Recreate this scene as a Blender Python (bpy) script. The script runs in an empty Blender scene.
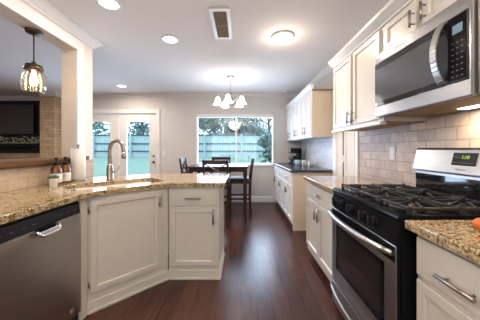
import bpy, bmesh, math, random
from mathutils import Vector, Matrix
R = random.Random(7)
sc = bpy.context.scene
COL = sc.collection
PI = math.pi

# ------------------------------------------------------------------ camera
H, F = 1.23, 224.0
cd = bpy.data.cameras.new('camera'); cam = bpy.data.objects.new('camera', cd); COL.objects.link(cam)
cam.location = (0, 0, H); cam.rotation_euler = (PI/2, 0, 0)
cd.sensor_width = 36; cd.lens = F/480*36; cd.shift_y = -11/480; cd.shift_x = -1/480; cd.clip_start = 0.02
sc.camera = cam

# ------------------------------------------------------------------ world, exposure, lights
W = bpy.data.worlds.new('world'); sc.world = W; W.use_nodes = True
bg = W.node_tree.nodes['Background']; bg.inputs[0].default_value = (0.66, 0.87, 1.0, 1); bg.inputs[1].default_value = 2.3
vs = sc.view_settings
sc.display_settings.display_device = 'sRGB'
vs.view_transform = 'Standard'; vs.look = 'None'; vs.gamma = 1; vs.use_curve_mapping = False
vs.exposure = 0.15
sc.cycles.use_denoising = True
sc.cycles.max_bounces = 8; sc.cycles.diffuse_bounces = 5; sc.cycles.sample_clamp_indirect = 4
sc.cycles.caustics_reflective = False; sc.cycles.caustics_refractive = False

def light(name, typ, loc, power, color, size=.1, rot=(0, 0, 0), parent=None, size_y=None, spread=None):
    l = bpy.data.lights.new(name, typ); l.energy = power; l.color = color
    if typ == 'AREA':
        l.size = size; l.shape = 'DISK'
        if size_y: l.shape = 'RECTANGLE'; l.size_y = size_y
        if spread: l.spread = spread
    elif typ in ('POINT', 'SPOT'): l.shadow_soft_size = size
    o = bpy.data.objects.new(name, l); COL.objects.link(o)
    o.location = loc; o.rotation_euler = rot
    if parent: o.parent = parent; o.location = Vector(loc) - parent.location
    return o

sun = bpy.data.lights.new('sun', 'SUN'); sun.energy = 0.5; sun.angle = .3; sun.color = (1, .93, .82)
so = bpy.data.objects.new('sun', sun); COL.objects.link(so); so.rotation_euler = (math.radians(50), 0, math.radians(-70))

LAMP = (1.0, 0.84, 0.69)
P_DOWN, P_FLUSH, P_BACK = 14, 11, 3
DAY = (0.58, 0.74, 1.0)
# soft fill light added behind the photographer, at the added back window
light('back_fill', 'AREA', (-.4, -2.56, 1.35), 6, (1.0, 0.94, .88), 2.6, (PI/2, 0, 0), size_y=1.7)
# sky light entering by the dining window and the french doors
light('window_daylight', 'AREA', (-.13, 5.32, 1.43), 66, DAY, 1.7, (-PI/2, 0, 0), size_y=1.1)
light('door_daylight', 'AREA', (-2.85, 5.34, 1.2), 85, DAY, 1.5, (-PI/2, 0, 0), size_y=1.5)

# ------------------------------------------------------------------ materials
def newmat(name):
    m = bpy.data.materials.new(name); m.use_nodes = True
    nt = m.node_tree; b = nt.nodes['Principled BSDF']
    return m, nt, b
def N(nt, typ, **kw):
    n = nt.nodes.new(typ)
    for k, v in kw.items():
        if k.startswith('i_'): n.inputs[k[2:].replace('_', ' ')].default_value = v
        else: setattr(n, k, v)
    return n
def ramp(nt, fac, stops):
    r = nt.nodes.new('ShaderNodeValToRGB'); e = r.color_ramp.elements
    while len(e) < len(stops): e.new(.5)
    for i, (p, c) in enumerate(stops): e[i].position = p; e[i].color = (*c, 1)
    nt.links.new(fac, r.inputs[0]); return r.outputs[0]
def objco(nt, order='xyz', scale=(1, 1, 1)):
    g = nt.nodes.new('ShaderNodeNewGeometry')
    s = nt.nodes.new('ShaderNodeSeparateXYZ'); nt.links.new(g.outputs['Position'], s.inputs[0])
    c = nt.nodes.new('ShaderNodeCombineXYZ')
    for i, ch in enumerate(order): nt.links.new(s.outputs['xyz'.index(ch)], c.inputs[i])
    mp = nt.nodes.new('ShaderNodeMapping'); mp.inputs['Scale'].default_value = scale
    nt.links.new(c.outputs[0], mp.inputs[0]); return mp.outputs[0]
def tcobj(nt, scale=(1, 1, 1)):
    t = nt.nodes.new('ShaderNodeTexCoord'); mp = nt.nodes.new('ShaderNodeMapping'); mp.inputs['Scale'].default_value = scale
    nt.links.new(t.outputs['Object'], mp.inputs[0]); return mp.outputs[0]
def bump(nt, b, h, strength=.2, dist=.002):
    n = N(nt, 'ShaderNodeBump'); n.inputs['Strength'].default_value = strength; n.inputs['Distance'].default_value = dist
    nt.links.new(h, n.inputs['Height']); nt.links.new(n.outputs[0], b.inputs['Normal'])
def plain(name, col, rough=.5, metal=0, noise=.06, nscale=20, spec=.5, coat=0, emit=None, estr=0, bumpy=0):
    m, nt, b = newmat(name)
    b.inputs['Roughness'].default_value = rough; b.inputs['Metallic'].default_value = metal
    b.inputs['Specular IOR Level'].default_value = spec; b.inputs['Coat Weight'].default_value = coat
    t = N(nt, 'ShaderNodeTexNoise'); t.inputs['Scale'].default_value = nscale; t.inputs['Detail'].default_value = 4
    nt.links.new(tcobj(nt), t.inputs[0])
    lo = tuple(max(0, c*(1-noise)) for c in col); hi = tuple(min(1, c*(1+noise)) for c in col)
    nt.links.new(ramp(nt, t.outputs[0], [(.3, lo), (.7, hi)]), b.inputs['Base Color'])
    if emit: b.inputs['Emission Color'].default_value = (*emit, 1); b.inputs['Emission Strength'].default_value = estr
    if bumpy: bump(nt, b, t.outputs[0], bumpy, .003)
    return m
def brick(name, order, c1, c2, mortar, bw, rh, ms, rough, bias=0, tint=None, spec=.4, bstr=.4, offset=.5):
    m, nt, b = newmat(name)
    co = objco(nt, order)
    t = N(nt, 'ShaderNodeTexBrick'); t.offset = offset
    for k, v in (('Color1', (*c1, 1)), ('Color2', (*c2, 1)), ('Mortar', (*mortar, 1)), ('Scale', 1.0), ('Mortar Size', ms), ('Mortar Smooth', .2), ('Bias', bias), ('Brick Width', bw), ('Row Height', rh)):
        t.inputs[k].default_value = v
    nt.links.new(co, t.inputs[0])
    n = N(nt, 'ShaderNodeTexNoise'); n.inputs['Scale'].default_value = 14; n.inputs['Detail'].default_value = 6; nt.links.new(co, n.inputs[0])
    mx = N(nt, 'ShaderNodeMix', data_type='RGBA', blend_type='MULTIPLY'); mx.inputs[0].default_value = .8
    nt.links.new(t.outputs['Color'], mx.inputs[6]); nt.links.new(ramp(nt, n.outputs[0], [(.3, (.72, .70, .68)), (.7, (1, 1, 1))]), mx.inputs[7])
    out = mx.outputs[2]
    if tint:
        n2 = N(nt, 'ShaderNodeTexNoise'); n2.inputs['Scale'].default_value = 5; nt.links.new(co, n2.inputs[0])
        m2 = N(nt, 'ShaderNodeMix', data_type='RGBA', blend_type='MIX'); nt.links.new(ramp(nt, n2.outputs[0], [(.45, (0, 0, 0)), (.65, (.45, .45, .45))]), m2.inputs[0])
        nt.links.new(out, m2.inputs[6]); m2.inputs[7].default_value = (*tint, 1); out = m2.outputs[2]
    nt.links.new(out, b.inputs['Base Color'])
    b.inputs['Roughness'].default_value = rough; b.inputs['Specular IOR Level'].default_value = spec
    inv = N(nt, 'ShaderNodeMath', operation='SUBTRACT'); inv.inputs[0].default_value = 1; nt.links.new(t.outputs['Fac'], inv.inputs[1])
    bump(nt, b, inv.outputs[0], bstr, .003)
    return m
def wood(name, c1, c2, rough=.35, scale=(18, 18, 1.5), coat=0):
    m, nt, b = newmat(name); n = N(nt, 'ShaderNodeTexNoise'); n.inputs['Scale'].default_value = 1; n.inputs['Detail'].default_value = 6; n.inputs['Distortion'].default_value = .6
    nt.links.new(tcobj(nt, scale), n.inputs[0]); nt.links.new(ramp(nt, n.outputs[0], [(.3, c1), (.72, c2)]), b.inputs['Base Color'])
    b.inputs['Roughness'].default_value = rough; b.inputs['Coat Weight'].default_value = coat; b.inputs['Specular IOR Level'].default_value = .25; return m
def floor_mat():
    m, nt, b = newmat('dark_wood_floor'); co = objco(nt, 'yxz')
    t = N(nt, 'ShaderNodeTexBrick'); t.offset = .37
    for k, v in (('Color1', (.048, .017, .012, 1)), ('Color2', (.086, .031, .023, 1)), ('Mortar', (.016, .007, .006, 1)), ('Scale', 1.0), ('Mortar Size', .0018), ('Brick Width', 1.3), ('Row Height', .125)):
        t.inputs[k].default_value = v
    nt.links.new(co, t.inputs[0])
    n = N(nt, 'ShaderNodeTexNoise'); n.inputs['Scale'].default_value = 1; n.inputs['Detail'].default_value = 6
    nt.links.new(objco(nt, 'xyz', (40, 3, 1)), n.inputs[0])
    mx = N(nt, 'ShaderNodeMix', data_type='RGBA', blend_type='MULTIPLY'); mx.inputs[0].default_value = 1
    nt.links.new(t.outputs[0], mx.inputs[6]); nt.links.new(ramp(nt, n.outputs[0], [(.3, (.7, .7, .7)), (.7, (1.15, 1.15, 1.15))]), mx.inputs[7])
    nt.links.new(mx.outputs[2], b.inputs['Base Color']); b.inputs['Roughness'].default_value = .27; b.inputs['Specular IOR Level'].default_value = .38; b.inputs['Coat Weight'].default_value = .0
    b.inputs['Coat Roughness'].default_value = .3
    bump(nt, b, n.outputs[0], .12, .002); return m
def granite(name='gold_granite'):
    m, nt, b = newmat(name); co = objco(nt)
    n = N(nt, 'ShaderNodeTexNoise'); n.inputs['Scale'].default_value = 95; n.inputs['Detail'].default_value = 5; n.inputs['Roughness'].default_value = .65; nt.links.new(co, n.inputs[0])
    base = ramp(nt, n.outputs[0], [(.33, (.030, .020, .014)), (.43, (.17, .115, .055)), (.50, (.44, .33, .17)), (.62, (.60, .49, .29)), (.8, (.68, .61, .45))])
    v = N(nt, 'ShaderNodeTexVoronoi'); v.inputs['Scale'].default_value = 120; nt.links.new(co, v.inputs[0])
    n2 = N(nt, 'ShaderNodeTexNoise'); n2.inputs['Scale'].default_value = 9; n2.inputs['Detail'].default_value = 3; nt.links.new(co, n2.inputs[0])
    ad = N(nt, 'ShaderNodeMath', operation='ADD'); nt.links.new(v.outputs['Distance'], ad.inputs[0]); nt.links.new(n2.outputs[0], ad.inputs[1])
    mx = N(nt, 'ShaderNodeMix', data_type='RGBA', blend_type='MULTIPLY'); mx.inputs[0].default_value = 1
    nt.links.new(base, mx.inputs[6]); nt.links.new(ramp(nt, ad.outputs[0], [(.52, (.16, .12, .09)), (.68, (1, 1, 1))]), mx.inputs[7])
    n3 = N(nt, 'ShaderNodeTexNoise'); n3.inputs['Scale'].default_value = 26; n3.inputs['Detail'].default_value = 4; nt.links.new(co, n3.inputs[0])
    m3 = N(nt, 'ShaderNodeMix', data_type='RGBA', blend_type='MULTIPLY'); m3.inputs[0].default_value = 1
    nt.links.new(mx.outputs[2], m3.inputs[6]); nt.links.new(ramp(nt, n3.outputs[0], [(.34, (.48, .41, .36)), (.47, (.98, .96, .95)), (.7, (1.06, 1.06, 1.16))]), m3.inputs[7])
    nt.links.new(m3.outputs[2], b.inputs['Base Color']); b.inputs['Roughness'].default_value = .10; return m
def steel(name, col=(.60, .59, .58), rough=.28, sc_=(2, 2, 220)):
    m, nt, b = newmat(name); n = N(nt, 'ShaderNodeTexNoise'); n.inputs['Scale'].default_value = 1; n.inputs['Detail'].default_value = 3
    nt.links.new(objco(nt, 'xyz', sc_), n.inputs[0])
    nt.links.new(ramp(nt, n.outputs[0], [(.35, tuple(c*.9 for c in col)), (.65, col)]), b.inputs['Base Color'])
    b.inputs['Metallic'].default_value = 1; b.inputs['Roughness'].default_value = rough; return m
def thin_glass(name, gloss=.08, tint=(1, 1, 1), rough=0.0):
    m = bpy.data.materials.new(name); m.use_nodes = True; nt = m.node_tree; nt.nodes.clear()
    o = nt.nodes.new('ShaderNodeOutputMaterial'); mx = nt.nodes.new('ShaderNodeMixShader'); t = nt.nodes.new('ShaderNodeBsdfTransparent'); g = nt.nodes.new('ShaderNodeBsdfGlossy')
    t.inputs[0].default_value = (*tint, 1); g.inputs['Roughness'].default_value = rough
    lw = nt.nodes.new('ShaderNodeLayerWeight'); lw.inputs[0].default_value = .25
    ma = nt.nodes.new('ShaderNodeMath'); ma.operation = 'MULTIPLY_ADD'; ma.inputs[1].default_value = .5; ma.inputs[2].default_value = gloss
    nt.links.new(lw.outputs['Fresnel'], ma.inputs[0]); nt.links.new(ma.outputs[0], mx.inputs[0])
    nt.links.new(t.outputs[0], mx.inputs[1]); nt.links.new(g.outputs[0], mx.inputs[2]); nt.links.new(mx.outputs[0], o.inputs[0]); return m
def emis(name, col, s):
    m, nt, b = newmat(name); b.inputs['Base Color'].default_value = (*[c*.3 for c in col], 1)
    b.inputs['Emission Color'].default_value = (*col, 1); b.inputs['Emission Strength'].default_value = s; return m

M = dict(
    wall=plain('greige_wall_paint', (.645, .615, .595), .75, noise=.02, nscale=8),
    ceil=plain('ceiling_paint', (.81, .775, .755), .85, noise=.03, nscale=60, bumpy=.25),
    trim=plain('white_trim_paint', (.80, .79, .78), .4, noise=.02),
    cream=plain('cream_wall_paint', (.78, .70, .62), .6, noise=.02),
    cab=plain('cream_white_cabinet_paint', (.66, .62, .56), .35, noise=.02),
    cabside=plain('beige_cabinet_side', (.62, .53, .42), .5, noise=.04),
    cabwhite=plain('white_cabinet_paint', (.80, .80, .81), .35, noise=.02),
    under=wood('cabinet_underside_wood', (.24, .165, .10), (.34, .25, .165), .5),
    floor=floor_mat(), granite=granite(),
    dark_top=plain('charcoal_counter', (.045, .045, .052), .22, noise=.4, nscale=90),
    tile_r=brick('tumbled_stone_tile', 'yzx', (.82, .66, .52), (.60, .48, .42), (.43, .35, .30), .160, .086, .0045, .5, tint=(.50, .42, .42)),
    tile_l=brick('travertine_tile', 'yzx', (.66, .52, .39), (.56, .43, .31), (.48, .37, .27), .152, .083, .003, .55, tint=(.58, .44, .34)),
    tile_f=brick('pale_grey_tile', 'yzx', (.66, .65, .67), (.52, .51, .54), (.72, .72, .73), .15, .06, .004, .4, tint=(.6, .58, .62)),
    brick=brick('tan_brick', 'xzy', (.66, .47, .30), (.50, .35, .22), (.42, .33, .24), .20, .068, .009, .85),
    brick_side=brick('tan_brick_side', 'yzx', (.44, .29, .17), (.34, .22, .13), (.42, .33, .24), .20, .068, .009, .85),
    steel=steel('brushed_stainless', (.45, .45, .45)), steel_m=steel('satin_stainless', (.36, .36, .37), .25), steel_d=steel('dark_stainless', (.46, .44, .42), .3), chrome=plain('polished_chrome', (.8, .8, .82), .1, 1, noise=.01),
    nickel=plain('brushed_nickel', (.36, .33, .30), .3, 1, noise=.04), sink=steel('sink_steel', (.24, .24, .245), .32),
    faucet=plain('warm_nickel', (.38, .33, .28), .28, 1, noise=.03),
    black=plain('black_enamel', (.008, .008, .010), .14, noise=.1, spec=.06), iron=plain('cast_iron', (.012, .012, .013), .34, noise=.3, nscale=120, bumpy=.2),
    blackp=plain('black_plastic', (.012, .012, .014), .4, noise=.1, spec=.15), glassb=plain('black_glass', (.012, .011, .013), .05, noise=.05, coat=.5),
    mwglass=plain('smoked_glass', (.085, .09, .10), .12, noise=.05, coat=.3),
    bronze=plain('dark_bronze', (.10, .075, .05), .4, .8, noise=.15), grille=plain('vent_dust', (.34, .27, .20), .8, noise=.35, nscale=60),
    ledge=wood('rustic_ledge_wood', (.028, .013, .007), (.15, .072, .034), .9, (14, 2, 14)),
    espresso=wood('espresso_wood', (.022, .010, .008), (.055, .024, .017), .42, (30, 30, 4)), leather=plain('navy_black_leather', (.018, .022, .036), .32, noise=.2, nscale=60),
    amber=plain('amber_glass', (.15, .046, .008), .08, noise=.1, coat=.6), label=plain('paper_label', (.78, .76, .72), .6), paper=plain('white_paper_towel', (.86, .85, .84), .9, noise=.02, nscale=90, bumpy=.3),
    pot=plain('white_ceramic', (.80, .78, .75), .3), succ=plain('succulent_green', (.07, .14, .06), .5, noise=.3), soil=plain('soil', (.06, .04, .03), .9),
    orange=plain('orange_skin', (.75, .17, .03), .38, noise=.15, nscale=80, bumpy=.15), tv=plain('tv_screen', (.05, .046, .05), .25, noise=.05),
    garland=plain('pale_leaf', (.42, .46, .30), .6, noise=.3), panel_gap_shade=plain('black_panel_gap_shade', (.012, .011, .011), .6, noise=.2),
    glass=thin_glass('window_glass', .05), jar=thin_glass('jar_glass', .12, (.98, .97, .93), .02), bulb=emis('warm_bulb', (1, .72, .38), 14),
    lens=emis('lamp_lens', (1, .95, .88), 9), shade=emis('frosted_shade', (1, .95, .88), 3.2), under_led=emis('task_lamp', (1, .9, .75), 5),
    digit=emis('green_digits', (.42, .70, .06), .8), lcd=emis('blue_display', (.30, .45, .55), .3), mark=plain('button_print', (.11, .11, .12), .5), ink=plain('dark_print', (.12, .12, .13), .5),
    blue=plain('blue_ceramic', (.36, .55, .66), .3), lawn=plain('lawn_grass', (.24, .37, .32), .9, noise=.4, nscale=30), fence=wood('weathered_fence', (.36, .48, .52), (.50, .62, .66), .8, (8, 8, 1)),
    fence_d=plain('fence_rail_wood', (.05, .08, .09), .8, noise=.2), leaf=plain('tree_leaves', (.11, .23, .22), .6, noise=.5, nscale=3), leaf2=plain('pale_tree_leaves', (.20, .33, .32), .6, noise=.5, nscale=3), bark=wood('tree_bark', (.05, .05, .045), (.12, .11, .10), .9),
)

# ------------------------------------------------------------------ mesh helpers
def wmx(o):
    m = Matrix.Identity(4)
    while o is not None: m = o.matrix_basis @ m; o = o.parent
    return m
class MB:
    def __init__(s, mx=None): s.bm = bmesh.new(); s.mx = mx or Matrix.Identity(4)
    def _add(s, bm):
        bmesh.ops.recalc_face_normals(bm, faces=bm.faces)
        me = bpy.data.meshes.new('t'); bm.to_mesh(me); bm.free(); me.transform(s.mx)
        s.bm.from_mesh(me); bpy.data.meshes.remove(me)
    def box(s, x0, x1, y0, y1, z0, z1, bev=0, seg=2):
        bm = bmesh.new(); bmesh.ops.create_cube(bm, size=1)
        for v in bm.verts: v.co = Vector((x0+(v.co.x+.5)*(x1-x0), y0+(v.co.y+.5)*(y1-y0), z0+(v.co.z+.5)*(z1-z0)))
        if bev: bmesh.ops.bevel(bm, geom=bm.edges[:], offset=bev, segments=seg, affect='EDGES', profile=.5)
        s._add(bm); return s
    def tube(s, pts, r, n=10, caps=True):
        pts = [Vector(p) for p in pts]; rs = r if isinstance(r, (list, tuple)) else [r]*len(pts)
        bm = bmesh.new(); rings = []; up = None
        for i, p in enumerate(pts):
            d = (pts[min(i+1, len(pts)-1)] - pts[max(i-1, 0)]).normalized()
            if up is None: up = d.orthogonal().normalized()
            up = (up - d*up.dot(d)); up = up.normalized() if up.length > 1e-6 else d.orthogonal().normalized()
            q = d.cross(up)
            rings.append([bm.verts.new(p + (up*math.cos(a) + q*math.sin(a))*rs[i]) for a in [2*PI*k/n for k in range(n)]])
        for a, b in zip(rings, rings[1:]):
            for k in range(n): bm.faces.new((a[k], a[(k+1) % n], b[(k+1) % n], b[k])).smooth = True
        if caps: bm.faces.new(rings[0][::-1]); bm.faces.new(rings[-1])
        s._add(bm); return s
    def lathe(s, prof, c=(0, 0, 0), n=24, lobes=0, lamp=0):
        bm = bmesh.new(); rings = []
        for r, z in prof:
            rings.append([bm.verts.new((c[0]+max(r, 1e-4)*(1+lamp*math.cos(lobes*a))*math.cos(a), c[1]+max(r, 1e-4)*(1+lamp*math.cos(lobes*a))*math.sin(a), c[2]+z)) for a in [2*PI*k/n for k in range(n)]])
        for a, b in zip(rings, rings[1:]):
            for k in range(n): bm.faces.new((a[k], a[(k+1) % n], b[(k+1) % n], b[k])).smooth = True
        if prof[0][0] < 2e-3: bmesh.ops.remove_doubles(bm, verts=rings[0], dist=1e-3)
        if prof[-1][0] < 2e-3: bmesh.ops.remove_doubles(bm, verts=rings[-1], dist=1e-3)
        s._add(bm); return s
    def prism(s, poly, axis, a0, a1, bev=0):
        """poly of 2-D points; axis x: points are (y,z); y: (x,z); z: (x,y)"""
        bm = bmesh.new()
        def P(p, t): return {'x': (t, p[0], p[1]), 'y': (p[0], t, p[1]), 'z': (p[0], p[1], t)}[axis]
        A = [bm.verts.new(P(p, a0)) for p in poly]; B = [bm.verts.new(P(p, a1)) for p in poly]; n = len(poly)
        bm.faces.new(A); bm.faces.new(B[::-1])
        for k in range(n): bm.faces.new((A[k], B[k], B[(k+1) % n], A[(k+1) % n]))
        bmesh.ops.recalc_face_normals(bm, faces=bm.faces)
        if bev: bmesh.ops.bevel(bm, geom=bm.edges[:], offset=bev, segments=2, affect='EDGES', profile=.5)
        s._add(bm); return s
    def bar(s, p0, p1, w, t, bev=.003, up=(0, 0, 1)):
        """rectangular bar from p0 to p1; w across, t in the other direction"""
        p0, p1 = Vector(p0), Vector(p1); d = (p1-p0); L = d.length; d.normalize(); up = Vector(up)
        if abs(d.dot(up)) > .95: up = Vector((0, 1, 0))
        x = d.cross(up).normalized(); z = x.cross(d)
        bm = bmesh.new(); bmesh.ops.create_cube(bm, size=1)
        for v in bm.verts: v.co = Vector((v.co.x*w, (v.co.y+.5)*L, v.co.z*t))
        if bev: bmesh.ops.bevel(bm, geom=bm.edges[:], offset=bev, segments=2, affect='EDGES', profile=.5)
        m = Matrix(((x.x, d.x, z.x, p0.x), (x.y, d.y, z.y, p0.y), (x.z, d.z, z.z, p0.z), (0, 0, 0, 1)))
        bmesh.ops.transform(bm, matrix=m, verts=bm.verts); s._add(bm); return s
    def sphere(s, c, r, seg=16):
        bm = bmesh.new(); bmesh.ops.create_uvsphere(bm, u_segments=seg, v_segments=seg//2+2, radius=1)
        r = r if isinstance(r, tuple) else (r, r, r)
        for v in bm.verts: v.co = Vector((c[0]+v.co.x*r[0], c[1]+v.co.y*r[1], c[2]+v.co.z*r[2]))
        for f in bm.faces: f.smooth = True
        s._add(bm); return s
    def panel(s, u0, u1, v0, v1, t=.02, stile=.055, depth=.009, slope=.012, raised=False):
        """door/drawer slab: back at n=0, front at n=t, with a recessed centre; local axes x=u, y=n, z=v"""
        bm = bmesh.new(); bmesh.ops.create_cube(bm, size=1)
        for v in bm.verts: v.co = Vector((u0+(v.co.x+.5)*(u1-u0), (v.co.y+.5)*t, v0+(v.co.z+.5)*(v1-v0)))
        bmesh.ops.recalc_face_normals(bm, faces=bm.faces)
        bmesh.ops.bevel(bm, geom=[e for e in bm.edges if all(abs(v.co.y-t) < 1e-6 for v in e.verts)], offset=.004, segments=2, affect='EDGES')
        bm.faces.ensure_lookup_table()
        f = max((f for f in bm.faces if f.normal.y > .9), key=lambda f: f.calc_area())
        if stile:
            bmesh.ops.inset_region(bm, faces=[f], thickness=stile)
            bmesh.ops.inset_region(bm, faces=[f], thickness=slope, depth=-depth)
            if raised:
                bmesh.ops.inset_region(bm, faces=[f], thickness=.022)
                bmesh.ops.inset_region(bm, faces=[f], thickness=.010, depth=depth*.6)
        s._add(bm); return s
    def build(s, name, mat, parent=None, smooth=False, local=False):
        me = bpy.data.meshes.new(name)
        if parent is not None and not local: bmesh.ops.transform(s.bm, matrix=wmx(parent).inverted(), verts=s.bm.verts)
        if smooth:
            for f in s.bm.faces: f.smooth = True
        s.bm.to_mesh(me); s.bm.free()
        for m in (mat if isinstance(mat, (list, tuple)) else [mat]): me.materials.append(m)
        o = bpy.data.objects.new(name, me); COL.objects.link(o)
        if parent is not None: o.parent = parent
        return o
def tag(o, label=None, cat=None, group=None, kind=None):
    for k, v in (('label', label), ('category', cat), ('group', group), ('kind', kind)):
        if v: o[k] = v
    return o
def thing(name, label, cat, loc=(0, 0, 0), rz=0, group=None):
    o = bpy.data.objects.new(name, None); o.empty_display_size = .1; COL.objects.link(o); o.location = loc; o.rotation_euler = (0, 0, rz)
    return tag(o, label, cat, group)
def struct(name, mb, mat, label=None, parent=None):
    o = mb.build(name, mat, parent)
    if parent is None: tag(o, label, None, None, 'structure')
    elif label: o['label'] = label
    return o
def kids(o): return [c for c in COL.objects if c.parent is o]
def dup(root, loc, rz=None, label=None):
    r = root.copy(); COL.objects.link(r); r.location = loc
    if rz is not None: r.rotation_euler = (0, 0, rz)
    if label: r['label'] = label
    for ch in kids(root):
        c = ch.copy(); COL.objects.link(c); c.parent = r
        for g in kids(ch): d = g.copy(); COL.objects.link(d); d.parent = c
    return r
def text(name, body, size, mx, mat, parent, ext=.0005):
    """letters as a mesh; mx maps text plane to world"""
    cu = bpy.data.curves.new(name, 'FONT'); cu.body = body; cu.size = size; cu.extrude = ext; cu.align_x = 'CENTER'; cu.align_y = 'CENTER'; cu.resolution_u = 2
    t = bpy.data.objects.new('t', cu); COL.objects.link(t); dg = bpy.context.evaluated_depsgraph_get(); dg.update()
    me = bpy.data.meshes.new_from_object(t.evaluated_get(dg)); bpy.data.objects.remove(t); me.name = name
    me.transform(wmx(parent).inverted() @ mx); me.materials.clear(); me.materials.append(mat)
    o = bpy.data.objects.new(name, me); COL.objects.link(o); o.parent = parent; return o
def frame(O, U, Nn):
    """local (u, n, v) -> world"""
    U, Nn, O = Vector(U).normalized(), Vector(Nn).normalized(), Vector(O)
    return Matrix(((U.x, Nn.x, 0, O.x), (U.y, Nn.y, 0, O.y), (U.z, Nn.z, 1, O.z), (0, 0, 0, 1)))

CZ = 2.50          # ceiling
XR, XL = 1.40, -1.75
YF = 5.20

# ------------------------------------------------------------------ room shell
struct('floor', MB().box(-6.6, 1.6, -2.6, 5.6, -.1, 0), M['floor'])
struct('ceiling', MB().box(-6.6, 1.6, -2.6, 5.6, CZ, CZ+.1), M['ceil'])
struct('wall_right', MB().box(XR, XR+.15, -2.6, 5.35, 0, CZ), M['wall'])
# far wall with openings for the window and the french doors
WX0, WX1, WZ0, WZ1 = -1.04, .765, .865, 2.03
DX0, DX1, DZ = -3.735, -1.965, 2.06
w = MB()
w.box(-4.15, DX0, YF, YF+.15, 0, CZ).box(DX0, DX1, YF, YF+.15, DZ, CZ).box(DX1, WX0, YF, YF+.15, 0, CZ)
w.box(WX0, WX1, YF, YF+.15, 0, WZ0).box(WX0, WX1, YF, YF+.15, WZ1, CZ).box(WX1, XR, YF, YF+.15, 0, CZ)
struct('wall_far', w, M['wall'])
BX0, BX1, BZ0, BZ1 = -1.75, .95, .5, 2.2
struct('wall_behind', MB().box(-6.6, BX0, -2.75, -2.6, 0, CZ).box(BX1, 1.6, -2.75, -2.6, 0, CZ).box(BX0, BX1, -2.75, -2.6, 0, BZ0).box(BX0, BX1, -2.75, -2.6, BZ1, CZ), M['wall'])
bw_ = MB().box(BX0, BX0+.06, -2.72, -2.60, BZ0, BZ1).box(BX1-.06, BX1, -2.72, -2.60, BZ0, BZ1).box(BX0, BX1, -2.72, -2.60, BZ0, BZ0+.06).box(BX0, BX1, -2.72, -2.60, BZ1-.06, BZ1)
for k in (1, 2): bw_.box(BX0+k*.9-.025, BX0+k*.9+.025, -2.70, -2.64, BZ0, BZ1)
bwin = struct('added_window', bw_, M['trim'], 'wide window added out of view behind the photographer')  # unseen window, added to go with the back fill light
struct('glass_pane', MB().box(BX0+.06, BX1-.06, -2.672, -2.668, BZ0+.06, BZ1-.06), M['glass'], None, bwin)
struct('wall_outer_left', MB().box(-6.75, -6.6, -2.6, 5.6, 0, CZ), M['wall'])
struct('wall_fireplace', MB().box(-6.6, -4.48, 5.45, 5.6, 0, CZ), M['brick'], 'dark recess of the brick fireplace wall in the next room')
# brick pier at the end of the fireplace
pier = struct('wall_brick', MB().box(-4.49, -4.17, 5.0, 5.44, 0, CZ), M['brick'], 'tan brick pier beside the television')
# left partition: half wall, post and header around the pass-through
PY0, PY1, HZ, TW = 2.376, 2.64, 2.285, .155
struct('wall_left', MB().box(XL-TW, XL, -2.6, PY0, 0, 1.085).box(XL-TW, XL, PY0, PY1, 0, CZ).box(XL-TW, XL, -2.6, PY0, HZ, CZ), M['cream'])
# white casing round the opening on the kitchen side and the lining of the jamb
c = MB().box(XL, XL+.018, PY0, PY0+.10, 1.10, HZ+.105, .004).box(XL, XL+.018, -2.6, PY0, HZ, HZ+.105, .004)
struct('trim_1', c, M['trim'], 'white casing round the pass-through opening')
def crown(poly_dir, size=.085): # profile in (out, z)
    s = size
    return [(0, CZ), (s, CZ), (s, CZ-.016), (s*.78, CZ-.03), (s*.38, CZ-s*.72), (s*.2, CZ-s*.86), (s*.2, CZ-s), (0, CZ-s)]
def crown_run(mb, axis, base, sign, a0, a1, size=.085):
    mb.prism([(base+sign*o, z) for o, z in crown(None, size)], axis, a0, a1)
def crown_sweep(stations):
    # stations: list of functions out -> (x, y); the profile is lofted through them (mitred corners)
    bm = bmesh.new(); pr = crown(None); rings = [[bm.verts.new((*st(o), z)) for o, z in pr] for st in stations]; n = len(pr)
    for a_, b_ in zip(rings, rings[1:]):
        for k in range(n): bm.faces.new((a_[k], a_[(k+1) % n], b_[(k+1) % n], b_[k]))
    bm.faces.new(rings[0]); bm.faces.new(rings[-1][::-1]); bmesh.ops.recalc_face_normals(bm, faces=bm.faces)
    mb = MB(); mb.bm.free(); mb.bm = bm; return mb
struct('trim_2', crown_sweep([lambda o: (XL+o, -2.6), lambda o: (XL+o, PY1+o), lambda o: (XL-TW-o, PY1+o), lambda o: (XL-TW-o, -2.6)]), M['trim'], 'white crown moulding along the partition')
c = MB(); crown_run(c, 'x', YF, -1, -4.16, XR, .075); struct('trim_3', c, M['trim'], 'white crown moulding along the window wall')
c = MB(); crown_run(c, 'y', XR, -1, -2.6, YF); struct('trim_4', c, M['trim'], 'white crown moulding along the right wall')
c = MB(); crown_run(c, 'x', 5.45, -1, -6.6, -4.49, .10); crown_run(c, 'x', 5.0, -1, -4.49, -4.09, .08); crown_run(c, 'y', -4.17, 1, 5.0, 5.2, .08)
struct('trim_5', c, M['trim'], 'white crown moulding of the fireplace wall')
bb = [(0, 0), (.016, 0), (.016, .115), (.008, .13), (0, .14)]
struct('baseboard_far', MB().prism([(YF-o, z) for o, z in bb], 'x', DX1+.08, .83), M['trim'])

# backsplashes
struct('trim_6', MB().box(XR-.012, XR, -.6, 2.63, .914, 1.46), M['tile_r'], 'tumbled stone tile backsplash behind the range')
struct('trim_7', MB().box(XR-.012, XR, 3.37, YF, .914, 1.42), M['tile_f'], 'pale grey tile backsplash over the dark counter')
struct('trim_8', MB().box(XL, XL+.012, -.6, PY1, .914, 1.085).box(XL, XL+.012, PY0+.005, PY1, 1.085, 1.11), M['tile_l'], 'travertine tile backsplash under the wood ledge')

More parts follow.
